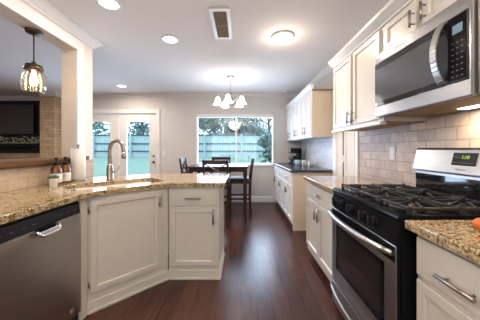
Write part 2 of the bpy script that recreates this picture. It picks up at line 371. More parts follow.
# window
wn = MB()
f_ = .03
wn.box(WX0, WX0+f_, YF-.02, YF+.10, WZ0, WZ1, .003).box(WX1-f_, WX1, YF-.02, YF+.10, WZ0, WZ1, .003).box(WX0, WX1, YF-.02, YF+.10, WZ1-f_, WZ1, .003).box(WX0, WX1, YF-.02, YF+.10, WZ0, WZ0+f_, .003)
win = struct('window_1', wn, M['trim'], 'wide white window over the dining table')
mc = (236-241)*.0232
struct('mullion', MB().box(mc-.016, mc+.016, YF+.02, YF+.07, WZ0+f_, WZ1-f_, .003), M['trim'], None, win)
struct('glass_pane', MB().box(WX0+f_, mc-.02, YF+.045, YF+.049, WZ0+f_, WZ1-f_), M['glass'], None, win)
struct('glass_pane', MB().box(mc+.02, WX1-f_, YF+.045, YF+.049, WZ0+f_, WZ1-f_), M['glass'], None, win)
struct('head_rail', MB().box(WX0+.01, WX1-.01, YF-.05, YF-.02, WZ1-.075, WZ1-.01, .004), M['trim'], None, win)
struct('sill', MB().box(WX0-.03, WX1+.0, YF-.07, YF, WZ0-.03, WZ0, .006).box(WX0-.01, WX1-.01, YF-.015, YF, WZ0-.09, WZ0-.03, .004), M['trim'], None, win)

# french doors
dm = (DX0+DX1)/2
c = MB().box(DX1, DX1+.085, YF-.022, YF, 0, DZ, .004).box(DX0-.085, DX0, YF-.022, YF, 0, DZ, .004).box(DX0-.085, DX1+.085, YF-.022, YF, DZ, DZ+.085, .004)
struct('trim_9', c, M['trim'], 'white casing of the french doors')
def french(x0, x1, name, g0, g1, knob):
    d = MB(); z0, z1, a, b = .01, DZ-.01, .28, 1.875
    d.box(x0, g0, YF+.03, YF+.075, z0, z1, .003).box(g1, x1, YF+.03, YF+.075, z0, z1, .003).box(g0, g1, YF+.03, YF+.075, z0, a).box(g0, g1, YF+.03, YF+.075, b, z1)
    d.box(g0-.02, g0+.012, YF+.018, YF+.03, a-.02, b+.02, .003).box(g1-.012, g1+.02, YF+.018, YF+.03, a-.02, b+.02, .003).box(g0, g1, YF+.018, YF+.03, b-.012, b+.02, .003).box(g0, g1, YF+.018, YF+.03, a-.02, a+.012, .003)
    o = struct(name, d, M['trim'], 'white french door with a tall glass pane' + (' and dark knobs' if knob else ''))
    struct('glass_pane', MB().box(g0, g1, YF+.05, YF+.054, a, b), M['glass'], None, o)
    if knob:
        for z, r in ((1.065, .022), (.925, .030)):
            k = MB().tube([(knob, YF+.03, z), (knob, YF+.012, z)], .012).sphere((knob, YF-.005, z), (r, r*.8, r)); struct('door_knob', k, M['bronze'], None, o)
    return o
french(dm+.004, DX1-.004, 'door_1', -2.675, -2.125, -2.03)
french(DX0+.004, dm-.004, 'door_2', -3.585, -3.045, None)

# narrow white door in the right wall between the two cabinet runs
dy0, dy1 = 2.70, 3.26
d = MB(frame((XR-.012, 0, 0), (0, 1, 0), (-1, 0, 0)))
d.panel(dy0, 2.985, .01, 2.03, .02, .07).panel(3.01, dy1, .01, 2.03, .02, .07)
dr = struct('door_3', d, M['cream'], 'narrow white pantry door in the right wall')
struct('gap_shade_strip', MB().box(XR-.034, XR-.004, 2.984, 3.012, .02, 2.02), M['panel_gap_shade'], None, dr)  # solid dark strip, stands for the shade in the door gap
h = MB()
for z in (.45, 1.10, 1.75): h.box(XR-.042, XR-.008, 2.975, 3.02, z-.045, z+.045, .004)
struct('hinge', h, M['cream'], None, dr)
c = MB().box(XR-.03, XR, 2.635, 2.70, 0, 2.03, .005).box(XR-.03, XR, dy1, 3.355, 0, 2.03, .005).box(XR-.03, XR, 2.635, 3.355, 2.03, 2.11, .005)
struct('trim_10', c, M['trim'], 'white casing of the pantry door')

# ------------------------------------------------------------------ cabinets
def pull(mx, u, v, L, vertical, base, mat):
    """bar pull standing off the front plane n=base"""
    m = MB(mx); off = base+.028
    if vertical:
        m.tube([(u, off, v-L/2), (u, off, v+L/2)], .0075, 10)
        for s in (-1, 1): m.tube([(u, base-.001, v+s*L*.32), (u, off, v+s*L*.32)], .0045, 8)
    else:
        m.tube([(u-L/2, off, v), (u+L/2, off, v)], .0075, 10)
        for s in (-1, 1): m.tube([(u+s*L*.32, base-.001, v), (u+s*L*.32, off, v)], .0045, 8)
    return m
def cabinet(name, label, O, U, Nn, w, d, z0, z1, fronts, toe=.10, body='cab', front='cab', raised=False, group=None, hm='nickel', side=None, hinges=None):
    mx = frame(O, U, Nn)
    base = mx @ Vector((w/2, -d/2, 0)); t = thing(name, label, 'cabinet', (base.x, base.y, z0), 0, group)
    b = MB(mx); b.box(0, w, -d, 0, z0+toe, z1, .002)
    if toe:
        b.box(0.0, w, -d, -.06, z0, z0+toe)
    b.build('body', M[body], t)
    for fr in fronts:
        kind, u0, u1, v0, v1 = fr[:5]; hd = fr[5] if len(fr) > 5 else None
        p = MB(mx); p.panel(u0, u1, v0, v1, .02, .055 if kind == 'door' else .0, .012, .010, raised and kind == 'door')
        if kind == 'drawer': pass
        po = p.build(kind, M[front], t)
        if hd:
            hu, hv, L, vert = hd; pull(mx, hu, hv, L, vert, .02, None).build('handle', M[hm], po)
        if kind == 'door' and hinges is not None:
            for v in (v0+.07, v1-.07):
                MB(mx).tube([(hinges, .012, v-.025), (hinges, .012, v+.025)], .004, 8).box(hinges-.006, hinges, 0, .005, v-.02, v+.02).build('hinge', M['nickel'], po)
    return t, mx
CT = .875   # underside of the worktops
# left run
cabinet('base_cabinet', 'cream base cabinet left of the stainless dishwasher', (-1.15, .25, 0), (0, 1, 0), (1, 0, 0), .735, .58, 0, CT,
        [('drawer', .02, .715, .70, .845, (.36, .77, .13, False)), ('door', .02, .36, .13, .68, (.32, .6, .13, True)), ('door', .375, .715, .13, .68, (.415, .6, .13, True))])
# corner sink cabinet on the diagonal
q = math.sqrt(.5)
O = Vector((-1.15, 1.66, 0)); U = Vector((q, q, 0)); Nn = Vector((q, -q, 0)); LW = .46/q
t, mx = cabinet('sink_cabinet', 'wide diagonal cream cabinet under the corner sink', O, U, Nn, LW, .5, 0, CT,
        [('door', .025, LW-.075, .15, .845, (LW-.105, .76, .10, True))], toe=0, hinges=.018)
MB(mx).prism([(0, .0), (.012, .0), (.012, .07), (.005, .085), (.005, .10), (0, .11)], 'x', .0, LW) if False else None
m = MB(mx); m.box(.0, LW, 0, .010, 0, .085, .003); m.box(.012, LW-.008, .010, .020, 0, .022, .004); m.build('base_moulding', M['cab'], t)
MB().box(-1.30, -1.138, 1.585, 1.655, 0, CT, .002).build('filler_strip', M['cab'], t)
# peninsula cabinet
t, mx = cabinet('peninsula_cabinet', 'cream peninsula cabinet with one drawer over one door', (-.685, 2.122, 0), (1, 0, 0), (0, -1, 0), .475, .50, 0, CT,
        [('drawer', .02, .455, .70, .845, (.2375, .77, .145, False)), ('door', .02, .455, .13, .68, (.425, .60, .14, True))], toe=0)
m = MB(mx); m.box(-.0, .475, 0, .010, 0, .085, .003).box(.0, .49, .010, .020, 0, .022, .004).box(.475, .485, -.50, .010, 0, .085, .003).box(.485, .495, -.5, .02, 0, .022, .004); m.build('base_moulding', M['cab'], t)
MB().box(-1.2, -.2, 2.625, 2.645, 0, CT).build('back_panel', M['cab'], t)

# right run: base cabinets
def run_fronts(w, doors=2, dh=.14, sw=.0):
    fr = []
    fr.append(('drawer', .015, w-.015, .70, .85, (w/2, .775, dh, False)))
    if doors == 2:
        fr += [('door', .015, w/2-.004, .135, .68, (w/2-.04, .585, .13, True)), ('door', w/2+.004, w-.015, .135, .68, (w/2+.04, .585, .13, True))]
    else: fr.append(('door', .015, w-.015, .135, .68, (.05 if doors == 1 else w-.05, .585, .13, True)))
    return fr
FX = .78
cabinet('base_cabinet', 'cream base cabinet at the right edge, next to the range', (FX, .578, 0), (0, 1, 0), (-1, 0, 0), .41, .60, 0, CT,
        [('drawer', .012, .395, .69, .85, (.197, .752, .145, False)), ('door', .012, .395, .135, .668, (.06, .585, .13, True))])
cabinet('base_cabinet', 'cream base cabinet between the range and the pantry door', (FX, 1.785, 0), (0, 1, 0), (-1, 0, 0), .84, .60, 0, CT, run_fronts(.84, 2, .12), toe=.07)
fl = ['white base cabinet of the far counter with a beige end panel', 'middle white base cabinet under the far dark counter', 'white base cabinet of the far counter against the window wall']
FX2 = .775
for i in range(3):
    w = .605
    t, mx = cabinet('base_cabinet', fl[i], (FX2, 3.385+i*w, 0), (0, 1, 0), (-1, 0, 0), w-.003, .61, 0, CT, run_fronts(w-.003, 2, .12), front='cabwhite', body='cabwhite', group='far base cabinets')
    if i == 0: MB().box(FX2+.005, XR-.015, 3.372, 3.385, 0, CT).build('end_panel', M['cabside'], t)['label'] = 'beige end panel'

# worktops
def slab(poly, hole, z0, z1, mat, name, label, mxo=None):
    bm = bmesh.new()
    def loop(pts):
        vs_ = [bm.verts.new((p[0], p[1], z1)) for p in pts]; return [bm.edges.new((vs_[k], vs_[(k+1) % len(vs_)])) for k in range(len(vs_))]
    ed = loop(poly); he = loop(hole) if hole else []
    bmesh.ops.triangle_fill(bm, use_beauty=True, edges=ed+he)
    bmesh.ops.recalc_face_normals(bm, faces=bm.faces)
    for f in bm.faces:
        if f.normal.z < 0: f.normal_flip()
    r = bmesh.ops.extrude_face_region(bm, geom=bm.faces[:])
    vv = [e for e in r['geom'] if isinstance(e, bmesh.types.BMVert)]
    for v in vv: v.co.z = z0
    bmesh.ops.recalc_face_normals(bm, faces=bm.faces)
    rim = [e for e in bm.edges if all(abs(v.co.z-z1) < 1e-6 for v in e.verts) and len(e.link_faces) == 2 and any(abs(f.normal.z) < .5 for f in e.link_faces)]
    bmesh.ops.bevel(bm, geom=rim, offset=.008, segments=3, affect='EDGES', profile=.5)
    mb = MB(); mb.bm.free(); mb.bm = bm
    o = mb.build(name, mat); return tag(o, label, 'countertop')
SC = Vector((-1.143, 2.085)); SU = Vector((q, q)); SN = Vector((-q, q))
def rrect(c, U_, V_, a, b, r, n=6):
    pts = []
    for sx, sy, a0 in ((1, 1, 0), (-1, 1, 90), (-1, -1, 180), (1, -1, 270)):
        for k in range(n+1):
            an = math.radians(a0+90*k/n); u = sx*(a-r)+r*math.cos(an); v = sy*(b-r)+r*math.sin(an); pts.append(c+U_*u+V_*v)
    return pts
hole = rrect(SC, SU, SN, .385, .195, .07)
corner = [(-1.125, .0)]
def arc(p0, pc, p1, n=5): # smooth quadratic corner
    p0, pc, p1 = Vector(p0), Vector(pc), Vector(p1)
    return [tuple(p0*(1-t)**2 + pc*2*t*(1-t) + p1*t*t) for t in [k/n for k in range(n+1)]]
poly = [(-1.738, .25), (-1.125, .25)] + arc((-1.125, 1.52), (-1.125, 1.65), (-1.03, 1.745)) + arc((-.77, 2.005), (-.685, 2.09), (-.57, 2.09)) + arc((-.19, 2.09), (-.15, 2.09), (-.15, 2.13)) + arc((-.15, 2.86), (-.15, 2.9), (-.19, 2.9)) + arc((-.95, 2.9), (-1.05, 2.9), (-1.15, 2.83)) + [(-1.6, 2.52), (-1.738, 2.45)]
slab(poly, hole, CT, .914, M['granite'], 'granite_countertop', 'speckled gold granite worktop of the peninsula, holding the sink')
slab([(.735, .30), (XR-.012, .30), (XR-.012, 1.005), (.735, 1.005)], None, CT, .914, M['granite'], 'granite_countertop', 'speckled granite worktop at the right edge, holding the orange fruit')
slab([(.735, 1.773), (XR-.012, 1.773), (XR-.012, 2.632), (.735, 2.632)], None, CT, .914, M['granite'], 'granite_countertop', 'short granite worktop between the range and the pantry door')
slab([(.745, 3.35), (XR-.012, 3.35), (XR-.012, YF-.002), (.745, YF-.002)], None, CT, .914, M['dark_top'], 'dark_countertop', 'black worktop under the window-side wall cabinets')

# upper cabinets
UX = 1.07
def upper(label, y0, w, z0, z1, x=UX, front='cab', body='cab', hv=None, L=.13, group=None, flip=False):
    hv = hv if hv is not None else z0+.12
    fr = [('door', .022, w/2-.018, z0+.02, z1-.015, (w/2-.045, hv, L, True)), ('door', w/2+.018, w-.022, z0+.02, z1-.015, (w/2+.04, hv, L, True))]
    t, mx = cabinet('wall_cabinet', label, (x, y0, 0), (0, 1, 0), (-1, 0, 0), w, XR-.002-x, z0, z1, fr, toe=0, front=front, body=body, group=group, raised=False)
    return t, mx
t, mx = upper('tall cream wall cabinet left of the microwave', 1.68, .89, 1.44, 2.15, hv=1.53, L=.12)
m = MB(mx); m.box(-.005, .900, -.02, .030, 1.415, 1.44, .004); m.build('light_rail', M['cabwhite'], t)
MB(mx).box(0, .89, -.315, -.021, 1.432, 1.44).build('bottom_panel', M['under'], t)['label'] = 'bare wood underside'
upper('short cream wall cabinet above the microwave', .965, .71, 1.922, 2.15, hv=2.02, L=.10)
t, mx = upper('cream wall cabinet right of the microwave', .25, .70, 1.44, 2.15)
ul = ['white wall cabinet of the far run with a beige end panel', 'middle white wall cabinet of the far run', 'white wall cabinet of the far run against the window wall']
for i in range(3):
    w = .605
    t, mx = upper(ul[i], 3.385+i*w, w-.003, 1.41, 2.135, front='cabwhite', body='cabwhite', group='far wall cabinets')
    if i == 0:
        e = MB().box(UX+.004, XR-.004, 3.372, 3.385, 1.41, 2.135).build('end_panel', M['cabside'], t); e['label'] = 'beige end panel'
        MB().box(UX+.0, XR-.004, 3.362, 3.372, 2.105, 2.135, .003).build('top_strip', M['under'], t)
cp = lambda x, z: [(x+.02, z), (x-.012, z), (x-.018, z+.012), (x-.03, z+.022), (x-.065, z+.055), (x-.07, z+.075), (x+.02, z+.075)]
struct('trim_11', MB().prism(cp(UX, 2.15), 'y', .25, 2.58), M['cab'], 'crown moulding on the near wall cabinets')
struct('trim_12', MB().prism([(min(x, UX-.012)+.45*max(0, UX-.012-x) if x < UX else x, z) for x, z in cp(UX, 2.135)], 'y', 3.36, YF), M['cabwhite'], 'crown moulding on the far wall cabinets')

# ------------------------------------------------------------------ dishwasher
t = thing('dishwasher', 'stainless dishwasher under the granite worktop', 'dishwasher', (-1.40, 1.30, 0))
mx = frame((-1.15, .995, 0), (0, 1, 0), (1, 0, 0)); w = .585
MB(mx).box(.0, w, -.55, 0, .02, .868).box(0, w, -.50, -.06, 0, .02).build('body', M['blackp'], t)
dd = MB(mx).prism([(0.0, .09), (.022, .09), (.026, .12), (.026, .74), (.024, .783), (0, .783)], 'x', .004, w-.004, .002).build('door', M['steel_d'], t)
cpn = MB(mx).prism([(0, .787), (.026, .787), (.012, .852), (0, .856)], 'x', .004, w-.012, .002).build('control_panel', M['blackp'], t)
MB(mx).box(w-.012, w-.003, 0, .022, .787, .856, .002).build('end_cap', M['steel'], t)
for k in range(9):
    if k in (4, 5): continue
    MB(mx).box(.04+k*.06, .060+k*.06, .0195, .0207, .8155, .8185).build('button_print', M['mark'], cpn)
# pocket handle
hp = MB(mx); pts = [(.225, .026, .778), (.225, .045, .772), (.232, .052, .752), (.25, .054, .745), (.345, .054, .745), (.363, .052, .752), (.37, .045, .772), (.37, .026, .778)]
hp.tube(pts, [.006, .008, .009, .009, .009, .009, .008, .006], 10).box(.228, .367, .040, .050, .752, .772, .004).box(.23, .365, .026, .044, .745, .756, .004); hp.build('handle', M['chrome'], dd)
MB(mx).box(.232, .363, .0255, .028, .755, .785).build('pocket', M['black'], dd)
bd = MB(mx); bd.tube([(.495, .025, .15), (.495, .029, .15)], .017, 20); bd.build('badge', M['chrome'], dd)
MB(mx).tube([(.55, .0, .04), (.55, .005, .04)], .004).build('toe_screw', M['chrome'], t)

# ------------------------------------------------------------------ gas range
RY0, RY1 = 1.03, 1.765
t = thing('gas_range', 'stainless and black gas range with cast iron grates', 'range', (1.05, (RY0+RY1)/2, 0))
mx = frame((0, RY0, 0), (0, 1, 0), (-1, 0, 0)); w = RY1-RY0      # n = -x
MB(mx).box(0, w, -(XR-.03), -.74, .03, .895).box(.03, w-.03, -1.3, -.80, 0, .03).build('body', M['black'], t)
top = MB(mx); top.prism([(-1.30, .895), (-.727, .895), (-.722, .905), (-.726, .922), (-.74, .926), (-1.30, .926)], 'x', .0, w, .003); top.build('cooktop', M['black'], t)
cpn = MB(mx).prism([(-.74, .785), (-.718, .785), (-.728, .893), (-.74, .893)], 'x', .001, w-.001, .002).build('control_panel', M['black'], t)
for y in (1.69, 1.60, 1.46, 1.31, 1.215):
    k = MB(); c0 = Vector((.724, y, .838)); dn = Vector((-1, 0, .13)).normalized()
    k.tube([c0+dn*.0, c0+dn*.006], .031, 20).tube([c0+dn*.006, c0+dn*.028], [.026, .023], 20)
    k.bar(c0+dn*.03+Vector((0, 0, -.026)), c0+dn*.03+Vector((0, 0, .026)), .013, .020, .003)
    ko = k.build('knob', M['blackp'], t)
    MB().bar(c0+dn*.0385+Vector((0, 0, .006)), c0+dn*.0385+Vector((0, 0, .02)), .002, .001, 0).build('knob_pointer', M['mark'], ko)
# oven door
od = MB(mx)
g0, g1, gz0, gz1 = .09, .656, .335, .665
x0, x1 = -.721, -.715
od.box(.004, g0, x0, x1, .215, .778, .004).box(g1, w-.004, x0, x1, .215, .778, .004).box(g0-.002, g1+.002, x0, x1-.0005, .215, gz0, .001).box(g0-.002, g1+.002, x0, x1-.0005, gz1, .778, .001)
od = od.build('oven_door', M['steel'], t)
MB(mx).box(.004, w-.004, -.739, -.7215, .215, .778, .003).build('door_core', M['black'], od)
MB(mx).box(g0, g1, -.7213, -.718, gz0, gz1).build('oven_window', M['glassb'], od)
m = MB(mx).box(g0, g1, -.7185, -.7155, gz1-.022, gz1).box(g0, g0+.03, -.7185, -.7155, gz0, gz1).box(g1-.03, g1, -.7185, -.7155, gz0, gz1).box(g0, g1, -.7185, -.7155, gz0, gz0+.022); m.build('window_border', M['black'], od)
MB(mx).box(.01, w-.01, -.7152, -.7135, .70, .772).build('vent_band', M['black'], od)
hp = []
for k in range(17):
    s = k/16; hp.append((.006+s*(w-.012), -.715+.012+.058*math.sin(PI*s)**.6, .748))
MB(mx).tube(hp, [.014+.005*math.sin(PI*k/16) for k in range(17)], 14).build('oven_handle', M['steel'], od)
sd = MB(mx).box(.003, w-.003, -.739, -.717, .05, .205, .004).build('warming_drawer', M['steel_d'], t)
hp = [(.02+k/16*(w-.04), -.715+.008+.045*math.sin(PI*k/16)**.6, .188) for k in range(17)]
MB(mx).tube(hp, .010, 12).build('drawer_handle', M['steel'], sd)
# burners and grates
bs = [(.87, 1.19, .045), (.87, 1.635, .05), (1.14, 1.19, .038), (1.14, 1.635, .045), (1.005, 1.405, .05)]
for x, y, r in bs:
    b = MB().lathe([(.0, 0), (r*1.2, 0), (r*1.15, .008), (r, .010), (r, .018), (0, .02)], (x, y, .926), 24).build('burner', M['iron'], t)
    MB().lathe([(r*1.25, .0), (r*1.6, .0), (r*1.6, .003), (r*1.25, .004), (r*1.25, 0)], (x, y, .926), 24).build('drip_ring', M['steel'], b)
for ya, yb in ((1.045, 1.275), (1.283, 1.512), (1.52, 1.75)):
    g = MB(); xa, xb, zt, s = .785, 1.27, .956, .0075
    ym = (ya+yb)/2
    for y in (ya+s, yb-s): g.bar((xa, y, zt-.008), (xb, y, zt-.008), .012, .014)
    for x in (xa+s, (xa+xb)/2, xb-s): g.bar((x, ya, zt-.008), (x, yb, zt-.008), .012, .014)
    for x in (.895, 1.15):
        for k in range(8):
            a = k*PI/4 + PI/8; d = Vector((math.cos(a), math.sin(a)*1.0, 0)); c0 = Vector((x, ym, zt))
            L = min(.108/abs(d.x), .112/abs(d.y))
            g.bar(c0+d*.032, c0+d*.060+Vector((0, 0, .004)), .010, .016, .002).bar(c0+d*.055+Vector((0, 0, .003)), c0+d*L+Vector((0, 0, -.006)), .010, .016, .002)
    for x in (xa+s, (xa+xb)/2, xb-s):
        for y in (ya+s, yb-s): g.bar((x, y, .927), (x, y, zt+.006), .018, .018)
    g.build('grate', M['iron'], t)
# backguard
bgd = MB(mx).prism([(-1.385, .926), (-1.32, .926), (-1.325, 1.07), (-1.335, 1.077), (-1.30, 1.082), (-1.335, 1.225), (-1.345, 1.238), (-1.385, 1.238)], 'x', .0, .672, .002).build('backguard', M['steel'], t)
MB(mx).box(.01, .652, -1.322, -1.312, .935, 1.055).build('splash_panel', M['glassb'], t)
sl = Vector((1.30, 0, 1.082)); sv = (Vector((1.335, 0, 1.225))-sl).normalized(); sn = Vector((-sv.z, 0, sv.x))
bmx = Matrix(((0, sn.x, sv.x, sl.x), (-1, 0, 0, 0), (0, sn.z, sv.z, sl.z), (0, 0, 0, 1)))   # local u=-y, n, v
dp = MB(bmx).box(-1.398, -1.252, 0, .003, .050, .128, .001).build('display_panel', M['glassb'], bgd)
tm = bmx @ Matrix(((1, 0, 0, -1.318), (0, 0, 1, .0035), (0, 1, 0, .100), (0, 0, 0, 1)))
text('clock_digits', '1:10', .028, tm, M['digit'], dp)
for k in range(3):
    MB(bmx).box(-1.390+k*.014, -1.381+k*.014, .003, .0036, .098, .102).build('button_print', M['mark'], dp)
for k in range(7): MB(bmx).box(-1.388+k*.018, -1.377+k*.018, .003, .0036, .064, .068).build('button_print', M['mark'], dp)
tm = bmx @ Matrix(((1, 0, 0, -1.335), (0, 0, 1, .0008), (0, 1, 0, .024), (0, 0, 0, 1)))
text('maker_lettering', 'FRIGIDAIRE', .0125, tm, M['ink'], bgd)

# ------------------------------------------------------------------ microwave
MX, MY0, MY1, MZ0, MZ1 = 1.0, .967, 1.668, 1.463, 1.920
t = thing('microwave', 'stainless over-the-range microwave with a black glass door', 'microwave', (1.2, (MY0+MY1)/2, MZ0))
mx = frame((MX, MY0, 0), (0, 1, 0), (-1, 0, 0)); w = MY1-MY0
MB(mx).box(0, w, -(XR-.014-MX), -.03, MZ0+.012, MZ1, .002).build('body', M['steel_d'], t)
m = MB(mx).box(0, w, -.03, 0, MZ0, MZ1, .006); fr = m.build('front_frame', M['steel_m'], t)
g0, g1 = .018, w-.004
dg = MB(mx).box(.018, w-.006, -.001, .006, MZ0+.075, MZ1-.070, .002).build('door', M['glassb'], t)
MB(mx).box(.165, w-.022, .006, .0075, MZ0+.105, MZ1-.115, .001).build('door_window', M['mwglass'], dg)
hp = [(.133, .006+.05*math.sin(PI*k/14)**.7, 1.545+k/14*.302) for k in range(15)]
m = MB(mx)
for a, b in zip(hp, hp[1:]): pass

for a, b in zip(hp, hp[1:]): m.bar(a, b, .030, .012, .003, (1, 0, 0)) if False else m.bar(a, b, .012, .036, .003, (1, 0, 0))
ho = m.build('door_handle', M['steel'], dg)
cp_ = MB(mx).box(.022, .108, .006, .008, MZ0+.085, MZ1-.077, .001).build('control_panel', M['black'], t)
MB(mx).box(.036, .084, .008, .009, 1.762, 1.803, .001).build('display', M['lcd'], cp_)
for r_ in range(7):
    for c_ in range(3): MB(mx).box(.034+c_*.022, .044+c_*.022, .008, .0087, MZ0+.100+r_*.026, MZ0+.104+r_*.026).build('button_print', M['mark'], cp_)
tm = mx @ Matrix(((-1, 0, 0, .45), (0, 0, 1, .0008), (0, 1, 0, MZ1-.036), (0, 0, 0, 1)))
text('maker_lettering', 'FRIGIDAIRE', .02, tm, M['label'], fr)
MB(mx).box(.03, w-.03, -.36, -.06, MZ0+.004, MZ0+.012).build('underside', M['under'], t)
MB(mx).box(.09, .35, -.33, -.27, MZ0-.001, MZ0+.004, .001).build('task_lamp', M['under_led'], t)
light('task_light', 'AREA', (1.28, 1.19, MZ0-.006), 3.0, (1, .80, .55), .24, (0, 0, PI/2), t, size_y=.05)

# ------------------------------------------------------------------ sink and faucet
t = thing('kitchen_sink', 'stainless double-bowl sink set in the corner granite', 'sink', (SC.x, SC.y, .70))
def bowl(c, a, b, depth):
    bm = bmesh.new(); rings = []
    for k, (ins, z) in enumerate(((-.012, .874), (.0, .874), (.004, .86), (.012, .72), (.035, .70), (.10, .694))):
        pts = rrect(c, SU, SN, a-ins, b-ins, max(.02, .07-ins)); rings.append([bm.verts.new((p.x, p.y, z)) for p in pts])
    for r0, r1 in zip(rings, rings[1:]):
        for k in range(len(r0)): bm.faces.new((r0[k], r0[(k+1) % len(r0)], r1[(k+1) % len(r0)], r1[k])).smooth = True
    bm.faces.new(rings[-1]); mb = MB(); mb.bm.free(); mb.bm = bm; return mb
for s in (-1, 1):
    c_ = SC + SU*(s*.196); bo = bowl(c_, .188, .19, .18).build('bowl', M['sink'], t)
    MB().lathe([(.0, 0), (.038, .0), (.042, .003), (.03, .004), (0, .002)], (c_.x, c_.y, .695), 20).build('drain', M['chrome'], bo)
fp = SC + SN*.265
t = thing('faucet', 'tall brushed gooseneck faucet behind the corner sink', 'faucet', (fp.x, fp.y, .914))
dr_ = Vector((.92, -.38, 0)).normalized(); B = Vector((fp.x, fp.y, .914))
MB().lathe([(.0, 0), (.034, 0), (.036, .008), (.033, .014), (.031, .12), (.027, .15), (.020, .165), (0, .165)], B, 20).build('base', M['faucet'], t)
pts = [B+Vector((0, 0, .15)), B+Vector((0, 0, .25))]; rr = .098
for k in range(0, 13):
    a = PI*k/12*1.0; pts.append(B+Vector((0, 0, .30))+dr_*(rr-rr*math.cos(a))+Vector((0, 0, rr*math.sin(a)*1.0)))
pts.append(B+dr_*(2*rr+.004)+Vector((0, 0, .27)))
MB().tube(pts, .0195, 14).build('spout', M['faucet'], t)
e = pts[-1]; MB().tube([e+Vector((0, 0, .015)), e+Vector((0, 0, -.045)), e+Vector((0, 0, -.05))], [.021, .025, .021], 16).build('spray_head', M['faucet'], t)
sd = Vector((.9, .4, 0)).normalized()
MB().tube([B+Vector((0, 0, .085)), B+sd*.05+Vector((0, 0, .085))], .013, 12).tube([B+sd*.045+Vector((0, 0, .085)), B+sd*.075+Vector((0, 0, .10)), B+sd*.085+Vector((0, 0, .15))], [.007, .006, .006], 10).build('lever', M['faucet'], t)

# ------------------------------------------------------------------ things on the peninsula
def pump_bottle(x, y, rz, label):
    t = thing('soap_bottle', label, 'soap bottle', (x, y, .914), rz, 'amber soap bottles'); t.scale = (1.08, 1.08, 1.12)
    MB().lathe([(0, 0), (.036, 0), (.039, .004), (.039, .115), (.033, .135), (.018, .147), (.016, .16), (0, .16)], (0, 0, 0), 24).build('bottle', M['amber'], t, local=True)
    lb = MB().lathe([(.0394, .018), (.0398, .02), (.0398, .086), (.0394, .088)], (0, 0, 0), 24).build('label_sticker', M['label'], t, local=True)
    m = MB()
    for k, (wd, z) in enumerate(((.012, .078), (.018, .066), (.015, .058), (.010, .040))):
        for a0 in (-.05,):
            n = 6; 
            for j in range(n):
                a = -PI/2 - .25 + .5*(j+.5)/n
                if abs((j+.5)/n-.5) > wd/.036: continue
                m.box(.0403*math.cos(a)-.0015, .0403*math.cos(a)+.0015, .0403*math.sin(a)-.0006, .0403*math.sin(a)+.0006, z-.0015, z+.0015)
    m.build('label_print', M['ink'], lb, local=True)
    MB().lathe([(0, .155), (.019, .155), (.019, .178), (.012, .182), (.006, .184), (.005, .205), (.014, .206), (.014, .216), (0, .218)], (0, 0, 0), 18).tube([(0, 0, .211), (0, -.03, .211), (0, -.04, .204)], [.006, .005, .004], 8).build('pump', M['blackp'], t, local=True)
pump_bottle(-1.645, 1.995, .5, 'amber soap bottle with a black pump, partly behind the potted succulent')
pump_bottle(-1.638, 2.09, .5, 'amber soap bottle with a black pump, beside the paper towel roll')
t = thing('potted_succulent', 'small green succulent in a white pot on the granite', 'plant', (-1.575, 1.88, .914))
MB().lathe([(0, 0), (.025, 0), (.027, .003), (.031, .066), (.032, .070), (.028, .070), (.027, .058), (0, .058)], t.location, 24).build('pot', M['pot'], t)
m = MB()
for k in range(22):
    a = k*2.4; r = .003+.0008*k; tilt = .2+.033*k; c = t.location+Vector((0, 0, .058))
    d = Vector((math.cos(a)*math.sin(tilt), math.sin(a)*math.sin(tilt), math.cos(tilt))); p0 = c+Vector((math.cos(a), math.sin(a), 0))*r*.6
    m.tube([p0, p0+d*.02, p0+d*.042], [.004, .008, .001], 7)
m.build('succulent_leaves', M['succ'], t)
t = thing('paper_towel_roll', 'white paper towel roll on a metal holder by the post', 'paper towel', (-1.643, 2.262, .914))
P = t.location
MB().lathe([(0, 0), (.073, 0), (.075, .006), (.067, .012), (0, .012)], P, 28).lathe([(0, .0), (.008, 0), (.008, .335), (.014, .34), (.016, .352), (.010, .362), (0, .364)], P, 14).build('holder', M['nickel'], t)
MB().lathe([(.0, .013), (.062, .013), (.064, .016), (.064, .315), (.062, .318), (.022, .318), (.021, .30), (.009, .30)], P, 32).build('towel_roll', M['paper'], t)
t = tag(MB().box(XL+.012, XL+.05, 2.47, 2.515, 1.112, 1.152, .005).build('wall_box', M['bronze']), 'small dark square box on the tile edge behind the paper towels', 'wall box')
t = tag(MB().prism([(XL-.27, 1.085), (XL+.045, 1.085), (XL+.050, 1.10), (XL+.047, 1.130), (XL+.04, 1.14), (XL-.27, 1.14)], 'y', -.6, PY0-.003, .004).build('wood_ledge', M['ledge']), 'rustic wood ledge on the half wall of the pass-through', 'ledge')
t = tag(MB().sphere((.938, .872, .914+.0235), (.026, .026, .0238), 24).build('orange_fruit', M['orange']), 'round orange fruit on the granite right of the range', 'fruit')
o = MB().tube([(.938, .872, .9595), (.939, .873, .9645)], [.004, .002], 8).build('stem', M['succ'], t)

# ------------------------------------------------------------------ wall plates
def plate(name, label, cat, O, U, Nn, mat='trim', outlet=True):
    mx = frame(O, U, Nn); t = thing(name, label, cat, O)
    MB(mx).box(-.035, .035, 0, .006, -.058, .058, .002).build('cover_plate', M[mat], t)
    if outlet: MB(mx).box(-.017, .017, .006, .008, -.034, .034, .001).build('socket', M[mat], t)
    else: MB(mx).box(-.005, .005, .006, .016, -.012, .012, .001).build('toggle', M[mat], t)
plate('wall_outlet', 'white outlet plate on the stone tile left of the range', 'outlet', (XR-.012, 2.05, 1.19), (0, 1, 0), (-1, 0, 0))
plate('light_switch', 'white switch plate beside the french doors', 'light switch', (-1.78, YF, 1.13), (1, 0, 0), (0, -1, 0), outlet=False)
plate('light_switch', 'white switch plate nearer the window', 'light switch', (-1.69, YF, 1.13), (1, 0, 0), (0, -1, 0), outlet=False) if False else None

